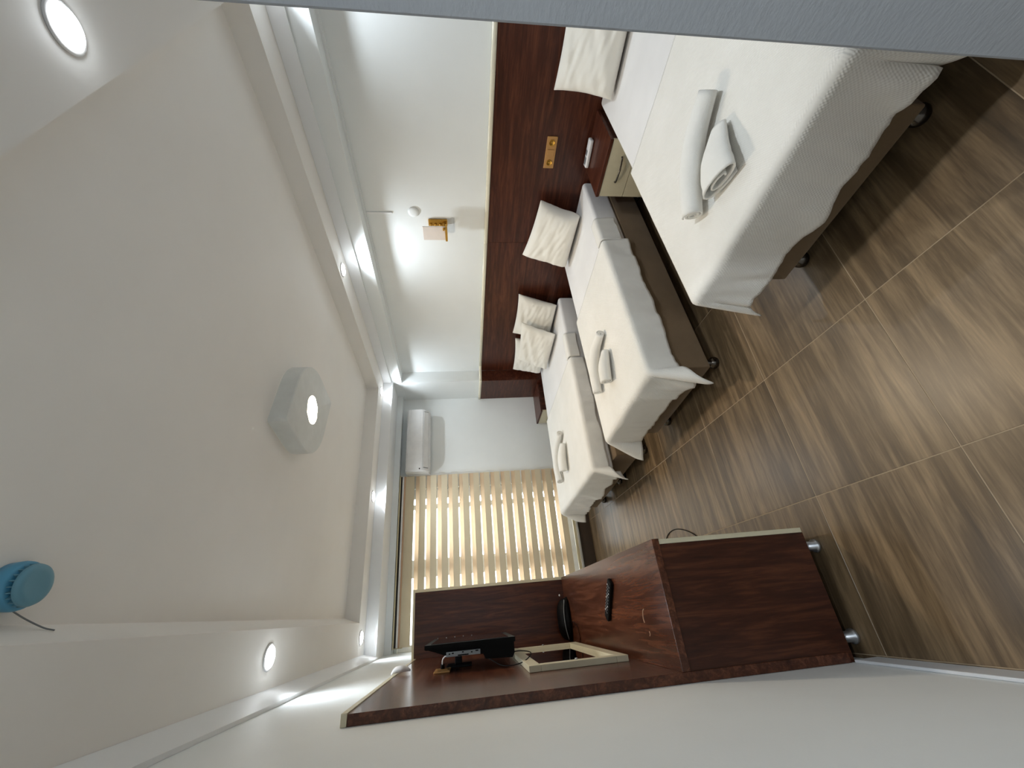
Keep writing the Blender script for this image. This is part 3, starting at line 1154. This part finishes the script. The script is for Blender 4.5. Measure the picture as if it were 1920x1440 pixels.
# mirror on the back panel
mi = thing('wall_mirror', 'wide mirror in a cream frame low on the dresser back panel', 'mirror', (XL + BP + 0.0005, 0, 0))
MY0, MY1, MZ0, MZ1 = 2.20, 3.28, 0.806, 1.268
fwd_ = 0.055
bxo('frame_rail', (0, 0.026, MY0, MY1, MZ1 - fwd_, MZ1), 'cream', mi, 0.002)
bxo('frame_rail', (0, 0.026, MY0, MY1, MZ0, MZ0 + fwd_), 'cream', mi, 0.002)
bxo('frame_stile', (0, 0.026, MY0, MY0 + fwd_, MZ0 + fwd_ + 0.0005, MZ1 - fwd_ - 0.0005), 'cream', mi, 0.002)
bxo('frame_stile', (0, 0.026, MY1 - fwd_, MY1, MZ0 + fwd_ + 0.0005, MZ1 - fwd_ - 0.0005), 'cream', mi, 0.002)
bxo('mirror_glass', (0.004, 0.010, MY0 + fwd_ + 0.001, MY1 - fwd_ - 0.001, MZ0 + fwd_ + 0.001, MZ1 - fwd_ - 0.001), 'mirror', mi)
for (yy, zz) in ((MY0 + 0.04, 1.04), (MY1 - 0.03, 1.04)):
    bm = B()
    lathe(bm, [(0.008, 0), (0.009, 0.004), (0.005, 0.007)], 16, Matrix.Translation((0.0262, yy, zz)) @ Matrix.Rotation(PI / 2, 4, 'Y'))
    obj('mirror_clip', bm, 'chrome', mi, True)

# ------------------------------------------------------------------ television on its wall arm
tv = thing('television', 'black flat television on a wall bracket seen edge-on above the mirror', 'television', (0, 2.85, 0))
TY0, TY1 = -0.35, 0.35
TXF = -0.113
bm = prof_y(B(), [(TXF, 1.292), (TXF, 1.757), (TXF - 0.018, 1.757), (TXF - 0.022, 1.748), (TXF - 0.022, 1.296), (TXF - 0.018, 1.292)], TY0, TY1)
obj('bezel', bm, 'black', tv)
bxo('screen', (TXF + 0.0002, TXF + 0.002, TY0 + 0.03, TY1 - 0.03, 1.325, 1.727), 'gloss_black', tv)
bm = prof_y(B(), [(TXF - 0.0225, 1.742), (TXF - 0.036, 1.70), (TXF - 0.052, 1.655), (TXF - 0.058, 1.62), (TXF - 0.062, 1.46), (TXF - 0.085, 1.45), (TXF - 0.09, 1.31), (TXF - 0.07, 1.298), (TXF - 0.0225, 1.298)], TY0 + 0.02, TY1 - 0.02)
obj('back_shell', bm, 'black', tv)
bxo('connector_plate', (TXF - 0.060, TXF - 0.0385, TY0 + 0.014, TY0 + 0.0195, 1.475, 1.648), 'grey_panel', tv, 0.001)
for (za, zb, xo) in ((1.628, 1.636, 0.046), (1.61, 1.620, 0.044), (1.56, 1.568, 0.042), (1.535, 1.59, 0.054), (1.515, 1.523, 0.046), (1.485, 1.500, 0.042)):
    bxo('port', (TXF - xo - 0.004, TXF - xo + 0.001, TY0 + 0.011, TY0 + 0.0135, za, zb), 'black', tv)
for k in range(5):
    bm = B()
    lathe(bm, [(0.003, 0), (0.004, 0.002), (0.002, 0.004)], 10, Matrix.Translation((TXF + 0.0005, TY1 - 0.014, 1.735 - k * 0.055)) @ Matrix.Rotation(PI / 2, 4, 'Y'))
    obj('bezel_glint', bm, 'chrome', tv, True)  # highlights along the far bezel edge, built as chrome beads
br = bxo('wall_bracket', (XL + BP + 0.001, XL + BP + 0.013, -0.09, 0.05, 1.52, 1.66), 'black', tv, 0.003)
bm = B()
box(bm, XL + BP + 0.0135, TXF - 0.0605, -0.045, -0.015, 1.575, 1.615, 0.004)
obj('bracket_arm', bm, 'black', tv)

ws = thing('wall_socket', 'brown gold socket plate beside the television on the back panel', 'socket', (XL + BP + 0.0003, 2.66, 1.675))
bxo('plate', (0, 0.008, -0.085, 0.085, -0.042, 0.042), 'gold_plate', ws, 0.003)
bxo('socket_insert', (0.0082, 0.012, -0.03, 0.03, -0.028, 0.028), 'gold_plate', ws, 0.002)
bm = B()
tube(bm, [(XL + BP + 0.0125, 2.66, 1.675), (XL + BP + 0.032, 2.65, 1.675)], 0.011, 10)
bmesh.ops.translate(bm, verts=bm.verts, vec=(0, -2.85, 0))
obj('plug', bm, 'black', tv, True)
bm = B()
tube(bm, [(XL + BP + 0.033, 2.65, 1.675), (XL + BP + 0.056, 2.64, 1.672), (XL + BP + 0.07, 2.63, 1.655), (XL + BP + 0.075, 2.62, 1.63), (XL + BP + 0.072, 2.60, 1.60)], 0.004, 8)
bmesh.ops.translate(bm, verts=bm.verts, vec=(0, -2.85, 0))
obj('power_cord', bm, 'cable_w', tv, True)
bm = B()
tube(bm, [(-0.205, 2.62, 1.43), (-0.235, 2.52, 1.36), (-0.225, 2.46, 1.27), (-0.19, 2.47, 1.22), (-0.185, 2.60, 1.27), (-0.20, 2.70, 1.34)], 0.0025, 8)
bmesh.ops.translate(bm, verts=bm.verts, vec=(0, -2.85, 0))
obj('antenna_cable', bm, 'black', tv, True)

# folded paper hooked over the back panel
bm = B()
PG = smooth_path([(XL + BP + 0.005, 2.72, 1.952), (XL + BP + 0.009, 2.725, 1.93), (XL + BP + 0.012, 2.73, 1.89), (XL + BP + 0.012, 2.74, 1.852)], 12)
prev = None
for i, p in enumerate(PG):
    w_ = 0.006 + 0.026 * math.sin(PI * i / 12) ** 0.7
    a_, b_ = bm.verts.new(p), bm.verts.new(p + Vector((w_, 0.004, 0)))
    if prev:
        bm.faces.new((prev[0], prev[1], b_, a_))
    prev = (a_, b_)
o = obj('paper_tag', bm, 'white_plastic', None, True)
md = o.modifiers.new('thickness', 'SOLIDIFY')
md.thickness = 0.0012
tag(o, 'small white paper tag hanging at the top of the dresser back panel', 'paper')

# things on the dresser
rc = thing('remote_control', 'black remote lying across the dresser top', 'remote control', (0.010, 2.432, ZD + 0.0005), math.atan2(0.167, -0.173))
bxo('body', (-0.12, 0.12, -0.024, 0.024, 0, 0.021), 'black', rc, 0.006, None, 0, 3)
for k in range(9):
    for c in range(3):
        bm = B()
        lathe(bm, [(0.0042, 0.0212), (0.0042, 0.0228), (0.003, 0.0234)], 10, Matrix.Translation((-0.09 + k * 0.02, -0.013 + c * 0.013, 0)))
        obj('button', bm, 'grey_plastic' if (k + c) % 4 else 'white_plastic', rc, True)

rb = thing('receiver_box', 'black rounded box with cables in the corner of the dresser', 'receiver', (-0.085, 3.575, ZD + 0.0005))
bm = B()
secs = []
for i in range(15):
    u = -1 + 2 * i / 14
    prof_ = []
    wv = 0.075 * (1 - abs(u) ** 2.6) ** 0.5 + 0.006
    hv = 0.085 * (1 - abs(u) ** 3.0) ** 0.5 + 0.006
    for k_ in range(16):
        t = PI * k_ / 15
        prof_.append(bm.verts.new((u * 0.15, -wv * math.cos(t), hv * math.sin(t) ** 0.8)))
    secs.append(prof_)
for i in range(14):
    for k_ in range(15):
        bm.faces.new((secs[i][k_], secs[i][k_ + 1], secs[i + 1][k_ + 1], secs[i + 1][k_]))
    bm.faces.new((secs[i][15], secs[i][0], secs[i + 1][0], secs[i + 1][15]))
bm.faces.new(secs[0])
bm.faces.new(list(reversed(secs[-1])))
obj('shell', bm, 'black', rb, True)
bm = B()
tube(bm, [(-0.13, -0.068, 0.035), (-0.05, -0.078, 0.05), (0.05, -0.078, 0.05), (0.13, -0.066, 0.035)], 0.003, 8)
obj('seam_ridge', bm, 'grey_plastic', rb, True)
bm = B()
lathe(bm, [(0.007, 0), (0.008, 0.004), (0.005, 0.008)], 14, Matrix.Translation((0.165, 0.0, 0.05)))
obj('knob', bm, 'white_plastic', rb, True)
bm = B()
tube(bm, [(-0.14, 3.46, ZD + 0.003), (-0.10, 3.38, ZD + 0.02), (-0.12, 3.30, ZD + 0.012), (-0.18, 3.28, ZD + 0.003), (-0.225, 3.30, ZD + 0.003)], 0.0022, 8)
tag(obj('thin_cable', bm, 'black', None, True), 'thin dark cable curling beside the black box on the dresser', 'cable')
bm = B()
tube(bm, [(0.30, 3.32, 0.004), (0.40, 3.19, 0.004), (0.425, 3.05, 0.004), (0.395, 2.90, 0.004), (0.33, 2.76, 0.004), (0.25, 2.70, 0.004)], 0.003, 8)
tag(obj('floor_cable', bm, 'black', None, True), 'thin dark cable arcing over the floor at the dresser front', 'cable')

# ------------------------------------------------------------------ blue smoke detector on the tray ceiling
sm = thing('smoke_detector', 'blue capped smoke detector on the ceiling at the picture edge', 'smoke detector', (0.163, 1.243, 2.594))
bm = B()
lathe(bm, [(0.052, 0.0255), (0.056, 0.030), (0.058, 0.04), (0.056, 0.0655)], 40)
obj('body', bm, 'blue', sm, True)
bm = B()
lathe(bm, [(0.030, 0.001), (0.040, 0.0), (0.047, 0.004), (0.050, 0.012), (0.048, 0.013)], 40)
obj('cap', bm, 'blue_cap', sm, True)
bm = B()
lathe(bm, [(0.034, 0.0132), (0.034, 0.0252)], 32)
obj('sensor_core', bm, 'black', sm, True)
for k in range(22):
    a_ = 2 * PI * k / 22
    bxo('vent_rib', (0.0345, 0.0495, -0.0013, 0.0013, 0.0131, 0.0253), 'blue_cap', sm, 0, (0, 0, 0), a_)
bm = B()
tube(bm, [(0.112, 1.262, 2.648), (0.092, 1.30, 2.640), (0.070, 1.335, 2.618), (0.062, 1.352, 2.601)], 0.002, 8)
tag(obj('detector_wire', bm, 'grey_plastic', None, True), 'short grey wire from the blue smoke detector to the ceiling step', 'wire')
